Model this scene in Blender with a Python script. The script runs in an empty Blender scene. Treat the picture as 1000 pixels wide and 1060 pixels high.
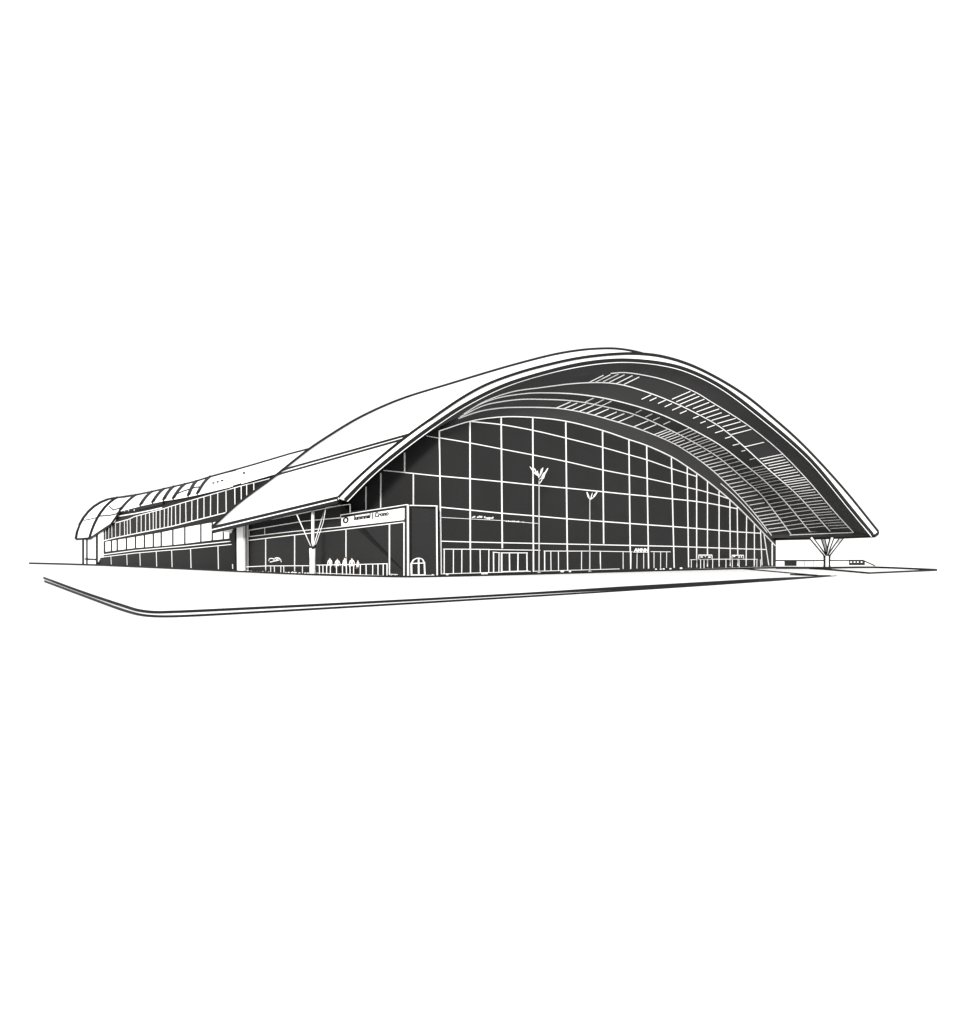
import bpy, bmesh, math, random
from mathutils import Vector, Matrix
random.seed(7)
C = bpy.context.scene.collection
F = 607.0; CX = 500.0; HY = 578.0; EYE = 1.6
EXPO = 0.45
WK, DK = 0.6, 1.38            # line-weight factors for white and dark trim

# ------------------------------------------------------------------ materials
def mat(name, col, rough=0.6, spec=0.3, var=0.06, scale=0.6, bump=0.0):
    m = bpy.data.materials.new(name); m.use_nodes = True
    nt = m.node_tree; b = nt.nodes['Principled BSDF']
    tc = nt.nodes.new('ShaderNodeTexCoord')
    nz = nt.nodes.new('ShaderNodeTexNoise'); nz.inputs['Scale'].default_value = scale
    nz.inputs['Detail'].default_value = 4
    nt.links.new(tc.outputs['Object'], nz.inputs['Vector'])
    rp = nt.nodes.new('ShaderNodeValToRGB')
    lo = [max(0, c * (1 - var)) for c in col]; hi = [min(1, c * (1 + var)) for c in col]
    rp.color_ramp.elements[0].position = .3; rp.color_ramp.elements[1].position = .7
    rp.color_ramp.elements[0].color = (*lo, 1); rp.color_ramp.elements[1].color = (*hi, 1)
    nt.links.new(nz.outputs['Fac'], rp.inputs['Fac'])
    nt.links.new(rp.outputs['Color'], b.inputs['Base Color'])
    b.inputs['Roughness'].default_value = rough
    b.inputs['Specular IOR Level'].default_value = spec
    if bump:
        bp = nt.nodes.new('ShaderNodeBump'); bp.inputs['Strength'].default_value = bump
        n2 = nt.nodes.new('ShaderNodeTexNoise'); n2.inputs['Scale'].default_value = 20
        nt.links.new(tc.outputs['Object'], n2.inputs['Vector'])
        nt.links.new(n2.outputs['Fac'], bp.inputs['Height'])
        nt.links.new(bp.outputs['Normal'], b.inputs['Normal'])
    return m
WHITE = mat('white_paint', (.86, .86, .86), .55, .3, .02)
ROOFW = mat('white_roof_sheet', (.86, .86, .86), .6, .2, .015, .15)
GROUND = mat('pale_concrete', (.88, .88, .88), .9, .1, .02, .3)
DARK = mat('charcoal_paint', (.025, .025, .0252), .65, .05, .05)
GLASS = mat('dark_tinted_glass', (.0235, .0235, .0237), .5, .02, .05, .2)
SOFF = mat('charcoal_soffit', (.042, .042, .0424), .8, .03, .05, .3)
TRIM = mat('charcoal_trim', (.014, .014, .0142), .6, .05, .04)
WGLASS = mat('ribbon_window_glass', (.0125, .0125, .0127), .5, .02, .05, .2)
GREY = mat('galvanised_steel', (.42, .42, .42), .5, .3, .04)
SKIN = mat('skin', (.72, .58, .5), .6, .3, .03)
HAIR = mat('hair', (.03, .025, .02), .7, .2, .1)

# ------------------------------------------------------------------ objects
def tag(o, label=None, cat=None, group=None, kind=None):
    if label: o['label'] = label
    if cat: o['category'] = cat
    if group: o['group'] = group
    if kind: o['kind'] = kind
    return o
def empty(name, loc, label, cat, group=None):
    o = bpy.data.objects.new(name, None); C.objects.link(o); o.location = loc
    o.empty_display_size = .5
    return tag(o, label, cat, group)
def obj(name, bm, m, parent=None, smooth=False):
    bmesh.ops.recalc_face_normals(bm, faces=bm.faces[:])
    me = bpy.data.meshes.new(name); bm.to_mesh(me); bm.free()
    for mm in (m if isinstance(m, list) else [m]): me.materials.append(mm)
    if smooth:
        for p in me.polygons: p.use_smooth = True
    o = bpy.data.objects.new(name, me); C.objects.link(o)
    if parent:
        o.parent = parent
        off = Vector((0, 0, 0)); q = parent
        while q: off += Vector(q.location); q = q.parent
        # vertices are in world space: shift into the parent's frame
        me.transform(Matrix.Translation(-off))
    return o
def hang(o, base):
    """give a single-mesh thing its origin at its base"""
    o.data.transform(Matrix.Translation(-Vector(base))); o.location = base
    return o

# ------------------------------------------------------------------ measuring
U = Vector((.703, .711, 0)); V = Vector((-.711, .703, 0)); Z = Vector((0, 0, 1))
def pt(px, py, Y): return Vector(((px - CX) / F * Y, Y, EYE + (HY - py) / F * Y))
class Plane:
    def __init__(s, p, d): s.p = Vector((p[0], p[1], 0)); s.d = Vector((d[0], d[1], 0)).normalized(); \
        n = Vector((s.d.y, -s.d.x, 0)); s.n = n if n.dot(s.p) < 0 else -n
    def Y(s, px):
        k = (px - CX) / F
        t = (k * s.p.y - s.p.x) / (s.d.x - k * s.d.y)
        return s.p.y + s.d.y * t
    def __call__(s, px, py): return pt(px, py, s.Y(px))
    def off(s, a): return Plane(s.p + s.n * a, s.d)          # a > 0: towards the viewer
class Bent:                                                  # two planes meeting at a corner column
    def __init__(s, a, b, px0): s.a, s.b, s.px0 = a, b, px0; s.n = a.n
    def Y(s, px): return s.a.Y(px) if px <= s.px0 else s.b.Y(px)
    def __call__(s, px, py): return pt(px, py, s.Y(px))
    def off(s, a): return Bent(s.a.off(a), s.b.off(a), s.px0)
def line2(a, b): return Plane((a[0], a[1]), (b[0] - a[0], b[1] - a[1]))
def gnd(px, py): Y = F * EYE / (py - HY); return Vector(((px - CX) / F * Y, Y, 0))

def cr(pts, n=8):
    """smooth curve through measured points"""
    P = [Vector(p) for p in pts]; P = [P[0] * 2 - P[1]] + P + [P[-1] * 2 - P[-2]]
    out = []
    for i in range(1, len(P) - 2):
        p0, p1, p2, p3 = P[i - 1:i + 3]
        d = lambda a, b: max((b - a).length, 1e-6) ** .5
        t0 = 0; t1 = t0 + d(p0, p1); t2 = t1 + d(p1, p2); t3 = t2 + d(p2, p3)
        for k in range(n):
            t = t1 + (t2 - t1) * k / n
            a1 = p0 * ((t1 - t) / (t1 - t0)) + p1 * ((t - t0) / (t1 - t0))
            a2 = p1 * ((t2 - t) / (t2 - t1)) + p2 * ((t - t1) / (t2 - t1))
            a3 = p2 * ((t3 - t) / (t3 - t2)) + p3 * ((t - t2) / (t3 - t2))
            b1 = a1 * ((t2 - t) / (t2 - t0)) + a2 * ((t - t0) / (t2 - t0))
            b2 = a2 * ((t3 - t) / (t3 - t1)) + a3 * ((t - t1) / (t3 - t1))
            out.append(b1 * ((t2 - t) / (t2 - t1)) + b2 * ((t - t1) / (t2 - t1)))
    out.append(P[-2]); return out
def resample(P, n):
    L = [0]
    for a, b in zip(P, P[1:]): L.append(L[-1] + (b - a).length)
    out = []; j = 0
    for i in range(n):
        s = L[-1] * i / (n - 1)
        while j < len(L) - 2 and L[j + 1] < s: j += 1
        f = (s - L[j]) / max(L[j + 1] - L[j], 1e-9)
        out.append(P[j].lerp(P[j + 1], min(max(f, 0), 1)))
    return out
def yat(poly, x):
    for a, b in zip(poly, poly[1:]):
        if a[0] <= x <= b[0]: return a[1] + (b[1] - a[1]) * (x - a[0]) / (b[0] - a[0])
    return poly[0][1] if x < poly[0][0] else poly[-1][1]

# ------------------------------------------------------------------ shapes
def add_bar(bm, P, w, n, th, base=0.0):
    """rectangular bar along P; w = widths (m), n = facing direction, th = depth along n"""
    n = Vector(n).normalized(); rings = []
    if not isinstance(w, (list, tuple)): w = [w] * len(P)
    for i, p in enumerate(P):
        t = (P[min(i + 1, len(P) - 1)] - P[max(i - 1, 0)]).normalized()
        s = t.cross(n).normalized() * w[i] / 2
        rings.append([bm.verts.new(p + s + n * base), bm.verts.new(p - s + n * base),
                      bm.verts.new(p - s + n * (base + th)), bm.verts.new(p + s + n * (base + th))])
    for a, b in zip(rings, rings[1:]):
        for k in range(4): bm.faces.new((a[k], a[(k + 1) % 4], b[(k + 1) % 4], b[k]))
    bm.faces.new(rings[0]); bm.faces.new(rings[-1][::-1])
def bar(name, P, wpx, n, th, m, parent, base=0.0, bm=None):
    k = WK if m is WHITE else DK if m is TRIM else 1
    w = [wpx * k * p.y / F for p in P]
    b = bm or bmesh.new(); add_bar(b, P, w, n, th, base)
    return b if bm else obj(name, b, m, parent)
def add_tube(bm, P, r, seg=8):
    rings = []
    if not isinstance(r, (list, tuple)): r = [r] * len(P)
    for i, p in enumerate(P):
        t = (P[min(i + 1, len(P) - 1)] - P[max(i - 1, 0)]).normalized()
        a = t.cross(Vector((.31, .2, .93)) if abs(t.z) < .9 else Vector((1, .1, 0))).normalized(); b = t.cross(a).normalized()
        rings.append([bm.verts.new(p + (a * math.cos(2 * math.pi * k / seg) + b * math.sin(2 * math.pi * k / seg)) * r[i]) for k in range(seg)])
    for A, B in zip(rings, rings[1:]):
        for k in range(seg): bm.faces.new((A[k], A[(k + 1) % seg], B[(k + 1) % seg], B[k]))
    bm.faces.new(rings[0][::-1]); bm.faces.new(rings[-1])
def tube(name, P, wpx, m, parent, seg=8):
    k = WK if m is WHITE else DK if m is TRIM else 1
    bm = bmesh.new(); add_tube(bm, P, [wpx * k * p.y / F / 2 for p in P], seg)
    return obj(name, bm, m, parent, True)
def add_slab(bm, P, back):
    """flat outline given thickness by the vector back"""
    f = [bm.verts.new(p) for p in P]; b = [bm.verts.new(p + back) for p in P]; n = len(P)
    fa = [bm.faces.new(f), bm.faces.new(b[::-1])]
    for i in range(n): bm.faces.new((f[i], f[(i + 1) % n], b[(i + 1) % n], b[i]))
    bmesh.ops.triangulate(bm, faces=fa)
def slab(name, P, back, m, parent):
    bm = bmesh.new(); add_slab(bm, P, back); return obj(name, bm, m, parent)
def sheet_bm(rows):
    bm = bmesh.new(); vv = [[bm.verts.new(p) for p in r] for r in rows]
    for a, b in zip(vv, vv[1:]):
        for i in range(len(a) - 1):
            if (a[i].co - b[i].co).length < 1e-5 and (a[i + 1].co - b[i + 1].co).length < 1e-5: continue
            bm.faces.new((a[i], a[i + 1], b[i + 1], b[i]))
    bmesh.ops.remove_doubles(bm, verts=bm.verts[:], dist=1e-4)
    return bm
def thick(bm, d):
    """give a sheet thickness straight down"""
    g = bmesh.ops.extrude_face_region(bm, geom=bm.faces[:], use_keep_orig=True)
    bmesh.ops.translate(bm, verts=[v for v in g['geom'] if isinstance(v, bmesh.types.BMVert)], vec=d)
    return bm
def add_box(bm, c, sx, sy, sz, ax=Vector((1, 0, 0))):
    ay = Z.cross(ax)
    v = [bm.verts.new(Vector(c) + ax * (x * sx / 2) + ay * (y * sy / 2) + Z * (z * sz / 2)) for x in (-1, 1) for y in (-1, 1) for z in (-1, 1)]
    for f in ((0, 1, 3, 2), (4, 6, 7, 5), (0, 4, 5, 1), (2, 3, 7, 6), (0, 2, 6, 4), (1, 5, 7, 3)): bm.faces.new([v[i] for i in f])
def text_bm(body, origin, xdir, width, height, shear=.2, nrm=None, ext=.02, vdir=None):
    cu = bpy.data.curves.new('lettering', 'FONT'); cu.body = body; cu.shear = shear; cu.extrude = .02; cu.offset = .035
    o = bpy.data.objects.new('lettering', cu); C.objects.link(o)
    bpy.context.view_layer.update()
    me = bpy.data.meshes.new_from_object(o.evaluated_get(bpy.context.evaluated_depsgraph_get()))
    bpy.data.objects.remove(o); bpy.data.curves.remove(cu)
    bm = bmesh.new(); bm.from_mesh(me); bpy.data.meshes.remove(me)
    xs = [v.co.x for v in bm.verts]; ys = [v.co.y for v in bm.verts]
    x0, x1, y0, y1 = min(xs), max(xs), min(ys), max(ys)
    for v in bm.verts:
        a = (v.co.x - x0) / (x1 - x0) * width; b = (v.co.y - y0) / (y1 - y0) * height; c = v.co.z
        v.co = origin + xdir * a + (vdir or Z) * b + nrm * (ext * (1 + (1 if c > 0 else -1)) / 2 + .004)
    return bm

# ------------------------------------------------------------------ plan of the place
FAC = Plane(pt(455, HY, F * EYE / (.028 * 645)), U)                # the glass front
FR = Plane((-10.7, 47), (80.5, 57))                             # front edge of the arched roof
CORNER = pt(424, HY, 50.3); CORNER.z = 0
LW = Plane(CORNER, V)                                              # left wall of the hall
BR = Plane(CORNER, U)                                              # right face of the entrance block
CL = line2(FAC(454, HY), pt(362, HY, 58.5))                        # upper glazing set back over the block
E2 = pt(220, 546, 72)
FRR = FR; FR = Bent(line2(FRR(447, HY), pt(350, HY, 53.5)), FRR, 447); FR.n = FRR.n      # the verge turns back over the entrance block
RGr = FR(665, 366.5)
RG = line2(E2, RGr)                                                # ridge line of the roof
WG = Bent(line2(pt(240, HY, F * EYE / 13), pt(105, HY, F * EYE / 7)), line2(pt(243, HY, 73.9), pt(300, HY, 75.5)), 243)
WR = WG.off(-7)                                                    # ridge of the wing roof

def on(pl, pts, n=8):
    if isinstance(pl, Bent) and pts[0][0] < 243 < pts[-1][0]: pts = sorted(list(pts) + [(243, yat(pts, 243))])
    return [pl(p.x, p.y) for p in cr(pts, n)] if n else [pl(*p) for p in pts]

# ================================================================== SETTING
def ground_sheet(name, P, z, m):
    bm = bmesh.new(); bm.faces.new([bm.verts.new(Vector((p.x, p.y, z))) for p in P])
    bmesh.ops.triangulate(bm, faces=bm.faces[:])
    o = obj(name, bm, m); return tag(o, kind='structure')
ground_sheet('ground', [Vector(p) for p in ((-3000, -600, 0), (3000, -600, 0), (3000, 4000, 0), (-3000, 4000, 0))], -.004, GROUND)

KO = [(45, 598), (87.5, 613.7), (129, 627.5), (142.7, 631.6), (159, 633.6), (177, 633.4), (260, 629.6), (440, 620.4), (640, 609), (760, 602.2), (866, 596)]
KI = [(46, 601.5), (87.5, 617), (129, 632), (145, 636.2), (159, 637.7), (179.5, 637.9), (260, 634), (440, 623.6), (560, 616.5), (640, 611.6), (740, 605.2), (830, 599)]
fore = [gnd(p.x, p.y) for p in cr(KO, 6)]
ground_sheet('forecourt', fore + [Vector((90, 150, 0)), Vector((-150, 190, 0))], 0, GROUND)
def gbar(name, pts, w, m=TRIM, n=6, dep=.03, smooth=True):
    bm = bmesh.new(); P = []
    q = cr(pts, n) if smooth else [Vector(p) for p in pts]
    k = len(q) - 1
    ws = []
    for i, p in enumerate(q):
        if isinstance(w, (int, float)): ww = w
        else: ww = yat(w, p.x)
        ww *= DK; g = gnd(p.x, p.y + ww / 2); h = ww * g.y / F
        P.append(g); ws.append(h)
    rings = []
    for i, p in enumerate(P):
        t = (P[min(i + 1, k)] - P[max(i - 1, 0)]).normalized(); s = t.cross(Z).normalized() * dep / 2
        rings.append([bm.verts.new(p + s), bm.verts.new(p - s), bm.verts.new(p - s + Z * ws[i]), bm.verts.new(p + s + Z * ws[i])])
    for a, b in zip(rings, rings[1:]):
        for j in range(4): bm.faces.new((a[j], a[(j + 1) % 4], b[(j + 1) % 4], b[j]))
    bm.faces.new(rings[0]); bm.faces.new(rings[-1][::-1])
    return tag(obj(name, bm, m), kind='structure')
gbar('kerb', KO, [(45, 1.6), (120, 2), (560, 1.7), (640, 2.6), (800, 2.6), (866, .5)])
gbar('kerb', KI, [(45, 1.5), (120, 1.7), (560, 1.4), (660, 1.1), (740, .9), (830, .4)])
gbar('building_kerb', [(104, 585.2), (170, 588), (243, 591.2), (320, 594.6), (380, 596.2), (423, 596.9), (456, 596.4), (560, 593.9), (680, 590.6), (803, 587.6)], [(104, 1.0), (243, 1.3), (423, 1.5), (803, 1.2)], n=3)
gbar('kerb', [(768, 588.6), (820, 593.3), (847, 595.6)], .9)
gbar('kerb', [(818, 594.8), (840, 595.7), (860, 596)], 1.0)
gbar('terrace_edge', [(30, 583), (60, 583.7), (105, 585), (135, 586)], 1.4, smooth=False)
gbar('pavement_edge', [(803, 587.7), (847, 587.8), (904, 587.2), (945, 588.7), (970, 589.8)], [(803, 1.8), (904, 1.4), (970, 1.4)])
gbar('pavement_edge', [(838, 588.3), (855, 589.2), (900, 593.2), (945, 591.2), (970, 590.1)], 1.3, smooth=False)
ground_sheet('side_pavement', [gnd(838, 588.6), gnd(900, 593.2), gnd(970, 590), gnd(904, 587.3)], .004, GROUND)

# ================================================================== ARCHED HALL
hall = empty('terminal_hall', CORNER, 'large hall with a white arched roof sweeping over a dark gridded glass front', 'building')

FO = [(350, 515), (365, 499.6), (396, 471.6), (422.6, 450.4), (445, 434.3), (480, 410.6), (504, 397.8), (533, 387), (560, 379.3), (600, 370.6), (640, 366.4), (665, 366.5), (688, 369.8), (720, 380.4), (767, 406.6), (802, 434.6), (830, 459.8), (872, 505), (909, 550.5)]
FI = [(357, 517.5), (382, 492.4), (410, 468.8), (445, 442.5), (480, 419.4), (520, 399.5), (560, 386.6), (600, 377), (632, 373.2), (656, 373.2), (688, 376.8), (712, 383.2), (746, 399.8), (793.6, 435.5), (830, 467), (846.4, 484), (880, 525), (903.5, 553.5)]
RI = [(220, 546), (245.5, 522.8), (284.5, 493.8), (293.6, 486.4), (321, 465), (340, 452.3), (368, 435.2), (396, 421.6), (421, 411.8), (466, 398), (500, 387.6), (532, 378.3), (574, 367.6), (600, 363.3), (616, 361.9), (635.6, 361.6), (652, 363.6), (665, 366.5)]

fo = on(FR, FO); ri = on(RG, RI)
def between(P, pts, a, b):
    """piece of a measured curve between measured points a and b"""
    return P[8 * pts.index(a):8 * pts.index(b) + 1]
skF = resample(between(fo, FO, (350, 515), (422.6, 450.4)), 24)
skR = resample(between(ri, RI, (220, 546), (293.6, 486.4)), 24)
upF = resample(between(fo, FO, (422.6, 450.4), (665, 366.5)), 60)
upR = resample(between(ri, RI, (293.6, 486.4), (665, 366.5)), 60)
A = skF + upF[1:]; B = skR + upR[1:]
rows = [[a.lerp(b, k / 10) for a, b in zip(A, B)] for k in range(11)]
roof = obj('roof', thick(sheet_bm(rows), Vector((0, 0, -.22))), ROOFW, hall, True)
for p in roof.data.polygons: p.use_smooth = abs(p.normal.z) > .12
# slope behind the ridge, down to the back of the hall
back = []
tail = between(fo, FO, (665, 366.5), (909, 550.5))
RB = B + tail[1:]
lowr = []
for i, p in enumerate(RB):
    s = i / (len(RB) - 1)
    d = Vector((.35, .94, 0)).lerp(V, s)
    q = p + d * 30 - Z * (4 * (1 - s) + 6 * math.sin(math.pi * s) * max(0, .85 - s))
    q.z = max(q.z, 2.5); lowr.append(q)
sh = [[p.lerp(q, k / 6) - Z * (.06 if k else .12) for p, q in zip(RB, lowr)] for k in range(7)]
obj('rear_roof', thick(sheet_bm(sh), Vector((0, 0, -.2))), ROOFW, hall, True)
bw = bmesh.new()
vv = [(bw.verts.new(q - Z * .25), bw.verts.new(Vector((q.x, q.y, 0)))) for q in lowr[::4]]
for a, b in zip(vv, vv[1:]): bw.faces.new((a[0], b[0], b[1], a[1]))
obj('rear_wall', thick(bw, Vector((.1, .15, 0))), DARK, hall)
# dark edging along ridge, verge, eave and the double seam
tube('ridge_capping', [p + Z * .03 for p in ri], 2.5, TRIM, roof)
e1 = fo[0]; e2 = ri[0]
def surf_line(fa, ra, w):
    a, b = fa, ra
    P = [a.lerp(b, k / 6) for k in range(7)]
    t = (b - a).normalized(); n = t.cross(Vector((.6, .45, .66))).normalized()
    if n.z < 0: n = -n
    return bar('roof_seam', P, w * 1.25, n, .14, TRIM, roof, -.03)
surf_line(upF[0], upR[0], 1.7)
i2 = 21; surf_line(skF[i2], skR[i2], 1.5)
# verge fascia
fi = on(FR, FI)
fo_s = resample(fo, 120); fi_s = resample(fi, 120)
bm = bmesh.new()
nf = FR.n
for k in (0,):
    fr = [[bm.verts.new(p + nf * .02) for p in fo_s], [bm.verts.new(p + nf * .02) for p in fi_s]]
    bk = [[bm.verts.new(p - nf * .4) for p in fo_s], [bm.verts.new(p - nf * .4) for p in fi_s]]
    for i in range(119):
        bm.faces.new((fr[0][i], fr[0][i + 1], fr[1][i + 1], fr[1][i])); bm.faces.new((bk[0][i], bk[1][i], bk[1][i + 1], bk[0][i + 1]))
        bm.faces.new((fr[1][i], fr[1][i + 1], bk[1][i + 1], bk[1][i])); bm.faces.new((fr[0][i + 1], fr[0][i], bk[0][i], bk[0][i + 1]))
    bm.faces.new((fr[0][0], fr[1][0], bk[1][0], bk[0][0])); bm.faces.new((fr[0][-1], bk[0][-1], bk[1][-1], fr[1][-1]))
fascia = obj('verge_fascia', bm, WHITE, hall)
bar('edge_trim', fo, 2.0, nf, .14, TRIM, fascia, -.02)
bar('edge_trim', fi, 2.4, nf, .12, TRIM, fascia, -.02)
FL = [(x + (2.3 if i else 2.5), y + (1.6 if i < 7 else 2.3 if i < 11 else 1.6)) if i < 10 else (x - 1.4, y + 2.0) for i, (x, y) in enumerate(FI)]
bar('edge_line', on(FR, FL), 1.1, nf, .05, WHITE, fascia, -.02)
bar('edge_trim', [FR(909, 550.5), FR(908.5, 552.5), FR(905, 555)], 2.0, nf, .14, TRIM, fascia, -.02)
# left eave: dark, white, dark boards
ev = [e1.lerp(e2, k / 8) for k in range(9)]
en = Vector((e2.y - e1.y, e1.x - e2.x, 0)).normalized()
if en.dot(e1) > 0: en = -en
eave = bar('eave_board', [p - Z * (2.6 * p.y / F) for p in ev], 5.6, en, .12, TRIM, hall, 0)
bar('eave_strip', [p - Z * (2.6 * p.y / F) for p in ev], 1.7, en, .05, WHITE, eave, .12)
# dark lining under the left eave, back to the wall
inn = [LW(x, y) for x, y in ((356, 519), (320, 525), (280, 533), (246, 540))]
so = [[e1.lerp(e2, k / 3) - Z * .45 for k in range(4)], inn]
obj('eave_lining', thick(sheet_bm(so), Vector((0, 0, .05))), SOFF, hall)

# soffit
ARCH = [(454, 446.3), (486, 436.2), (518, 431.8), (551, 432.3), (585, 436.2), (623, 445.8), (650, 455), (669, 461.4), (694.7, 473.2), (711, 483.4), (731.8, 498.2), (755, 517.4), (772.7, 534.2), (787, 549), (802, 565)]
TAIL = [(358, 519.5), (382, 495), (410, 472), (440, 450)]
R5 = [(474, 432.8), (496, 425.5), (518, 422), (540, 421.3), (560, 421.5), (576, 422.3), (600, 426), (630, 434), (659, 443), (694.4, 457.6), (711, 467.2), (732, 482.4), (750, 498.4), (776, 525.5), (798.4, 554)]
R4 = [(476, 431), (500, 419.5), (520, 415.2), (540, 413), (560, 413), (592, 414.6), (621, 419.6), (656, 428.6), (688, 442.2), (723.6, 460.8), (746, 475.3), (774, 499.6), (786.4, 510.5), (803, 531.6), (818.4, 552.6)]
R3 = [(478, 428), (500, 416.5), (520, 410.4), (546, 406.8), (560, 406.3), (592, 407.4), (624, 411.7), (664, 421.8), (690, 431.3), (725, 448.8), (746, 461.2), (769.8, 479.6), (793.6, 499.8), (812.8, 519.5), (838.4, 550.4)]
R2 = [(480, 428), (500, 415.8), (529, 405.4), (560, 400.8), (595, 396.6), (624, 395.8), (643, 398), (672, 406.6), (696, 416), (716, 425.4), (742.5, 440), (763, 456), (796.4, 486.6), (824.8, 511.8), (859, 549.6)]
R1 = [(500, 409), (540, 397.5), (580, 391), (608, 388.5), (632, 386.2), (647, 385.4), (678.4, 390.6), (696, 396), (720, 406), (736, 415.8), (757, 428.7), (775.4, 441), (806, 466), (836.8, 498), (865.6, 531.8), (883, 550.6)]
foot = FAC(801, HY); tip = FR(905, HY); l0 = FAC(454, HY); l1 = FR(440, HY)
def rib_plane(pxr):
    lo, hi = 0.0, 1.0
    for _ in range(40):
        m = (lo + hi) / 2; q = foot.lerp(tip, m)
        if CX + F * q.x / q.y < pxr: lo = m
        else: hi = m
    f = max(lo, .012); b = Bent(line2(l0.lerp(l1, f), CL(362, HY).lerp(FR(350, HY), f)), line2(l0.lerp(l1, f), foot.lerp(tip, f)), 447); b.n = b.b.n; return b
ribs = [(ARCH, Bent(CL, FAC, 453))] + [(r, rib_plane(r[-1][0])) for r in (R5, R4, R3, R2, R1)]
curves = []
def EB_(p):
    px = CX + F * p.x / p.y; return pt(px, 557 - (px - 800) * .02, p.y)
for r, pl in ribs: curves.append([pl(*p) for p in TAIL] + on(pl, r, 6))
NS = 150
sm = [resample(c, NS) for c in curves] + [[p - Z * .05 for p in resample(on(FR, FI, 6), NS)]]
panels = []
for a, b in zip(sm, sm[1:]):
    panels.append(obj('soffit_panel', thick(sheet_bm([a, [p.lerp(q, .5) for p, q in zip(a, b)], b]), Vector((0, 0, .1))), SOFF, hall, False))
ends = [c[-1] for c in sm]
row = [EB_(p) for p in ends]
obj('soffit_edge', thick(sheet_bm([ends, row]), V * .1), SOFF, hall)
for (r, pl), w in zip(ribs[1:], (1.3, 1.4, 1.4, 1.4, 1.2)):
    rr = r if r is not R1 else r[4:]
    bar('soffit_rib', on(pl, rr, 8), w, Vector((pl.n.x, pl.n.y, -.8)), .1, WHITE, hall)
bar('soffit_rib', on(ribs[1][1].off(.5), [(746, 500.5), (760, 513), (784, 539), (794, 551)], 6), 1.0, Vector((FAC.n.x, FAC.n.y, -.8)), .06, WHITE, hall)
# battens between the ribs, running front to back
def batten(bm, inner, ipl, outer, opl, px, f0, f1, w):
    P = ipl(px, yat(inner, px))
    sl = yat([(600, .5), (640, .5), (705, .42), (735, .3), (795, .2), (820, .14), (860, .06)], px) - (.06 if inner is R5 else 0)
    y0 = yat(inner, px); x = px + .5; Q = None
    while x < outer[-1][0]:
        if yat(outer, x) >= y0 - sl * (x - px): Q = opl(x, yat(outer, x)); break
        x += .25
    if Q is None: return
    a = P.lerp(Q, f0); b = P.lerp(Q, f1)
    add_bar(bm, [a, b], [w * a.y / F, w * b.y / F], Vector((ipl.n.x * .5, ipl.n.y * .5, -1)), .09, .01)
bays = {1: (0, [(575, 640, 8.5, .05, .95), (655, 665, 9, .1, 1), (676, 780, 3.6, .08, 1), (780, 797, 2.8, .08, 1)]),
        2: (1, [(604, 625, 9, .05, .9), (655, 690, 9, .2, .8), (700, 775, 3.6, .06, 1), (775, 817, 2.8, .06, 1)]),
        3: (2, [(652, 700, 8, .55, .98), (704, 770, 9, .6, .98), (776, 836, 2.8, .06, 1)]),
        4: (3, [(608, 650, 7.5, .05, .9), (692, 758, 5.2, .12, .95), (770, 776, 8, 0, .9), (784, 858, 2.6, .08, 1)])}
# bay k lies between rib k-1.. index into ribs list (1 = between R5 and R4)
for bi, (k, segs) in bays.items():
    inner, ipl = ribs[bi]; outer, opl = ribs[bi + 1]
    for x0, x1, st, f0, f1 in segs:
        x = x0
        while x < x1:
            j = random.uniform(-.06, .06)
            bm = bmesh.new(); batten(bm, inner, ipl, outer, opl, x, max(0, f0 + j), min(1, f1 - abs(random.gauss(0, .06))), .48)
            if len(bm.faces): obj('batten', bm, WHITE, panels[bi])
            else: bm.free()
            x += st * random.uniform(.85, 1.15)
bar('eave_line', [foot.lerp(tip, f) + Z * (EYE + (HY - 555.2) / F * foot.lerp(tip, f).y - foot.lerp(tip, f).z) if 0 else Plane(foot, tip - foot)(x, y) for f, x, y in ((0, 800, 554.5), (.5, 850, 552.5), (1, 884, 551.2))], 1.2, Plane(foot, tip - foot).n, .1, WHITE, hall)
EB = Plane(foot, tip - foot)
bar('eave_beam', [EB(801, 557.2), EB(850, 556.2), EB(905, 554.2)], 3.2, Vector((.7, .7, 0)), .3, TRIM, hall)

# glass front
base = lambda px: HY + F * EYE / FAC.Y(px)
top = [(p.x, p.y) for p in cr(ARCH, 5)]
nF = FAC.n
gw = slab('glass_wall', [FAC(454, base(454) + .6)] + [FAC(x, y - 1.2) for x, y in top] + [FAC(803, 562), FAC(803, base(803))], -nF * .15, GLASS, hall)
bar('head_trim', [FAC(x, y) for x, y in top], 1.5, nF, .16, WHITE, hall)
def mull(px, y0, y1, w=1.5, px2=None, d=.12):
    bar('mullion', [FAC(px, y0), FAC(px if px2 is None else px2, y1)], w, nF, d, WHITE, hall)
B_ = None
for px, y0, y1, px2 in ((454.2, 446.5, B_, 456.2), (486, 436.4, B_, 486.4), (518.3, 432, 567.6, 519.5), (551, 432.5, B_, 551.8), (585.2, 436.4, B_, 587),
                        (623.3, 446, 562.8, 624.5), (650.6, 455.4, B_, 652.2), (669, 461.6, B_, 671), (694.6, 473.4, B_, 697.5), (711, 483.6, B_, 712.4),
                        (720.8, 491, B_, 720.8), (732, 498.4, B_, 732), (744, 508, B_, 744), (755.2, 517.6, B_, 755.6), (762.8, 525, B_, 763.5),
                        (772.6, 534.2, B_, 772), (780.6, 542.2, B_, 780.6), (787, 549.2, B_, 788.5), (790.5, 553, B_, 795.5)):
    mull(px, y0, base(px) - 1.6 if y1 is None else y1, 1.5 if px < 700 else 1.35, px2)
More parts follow.
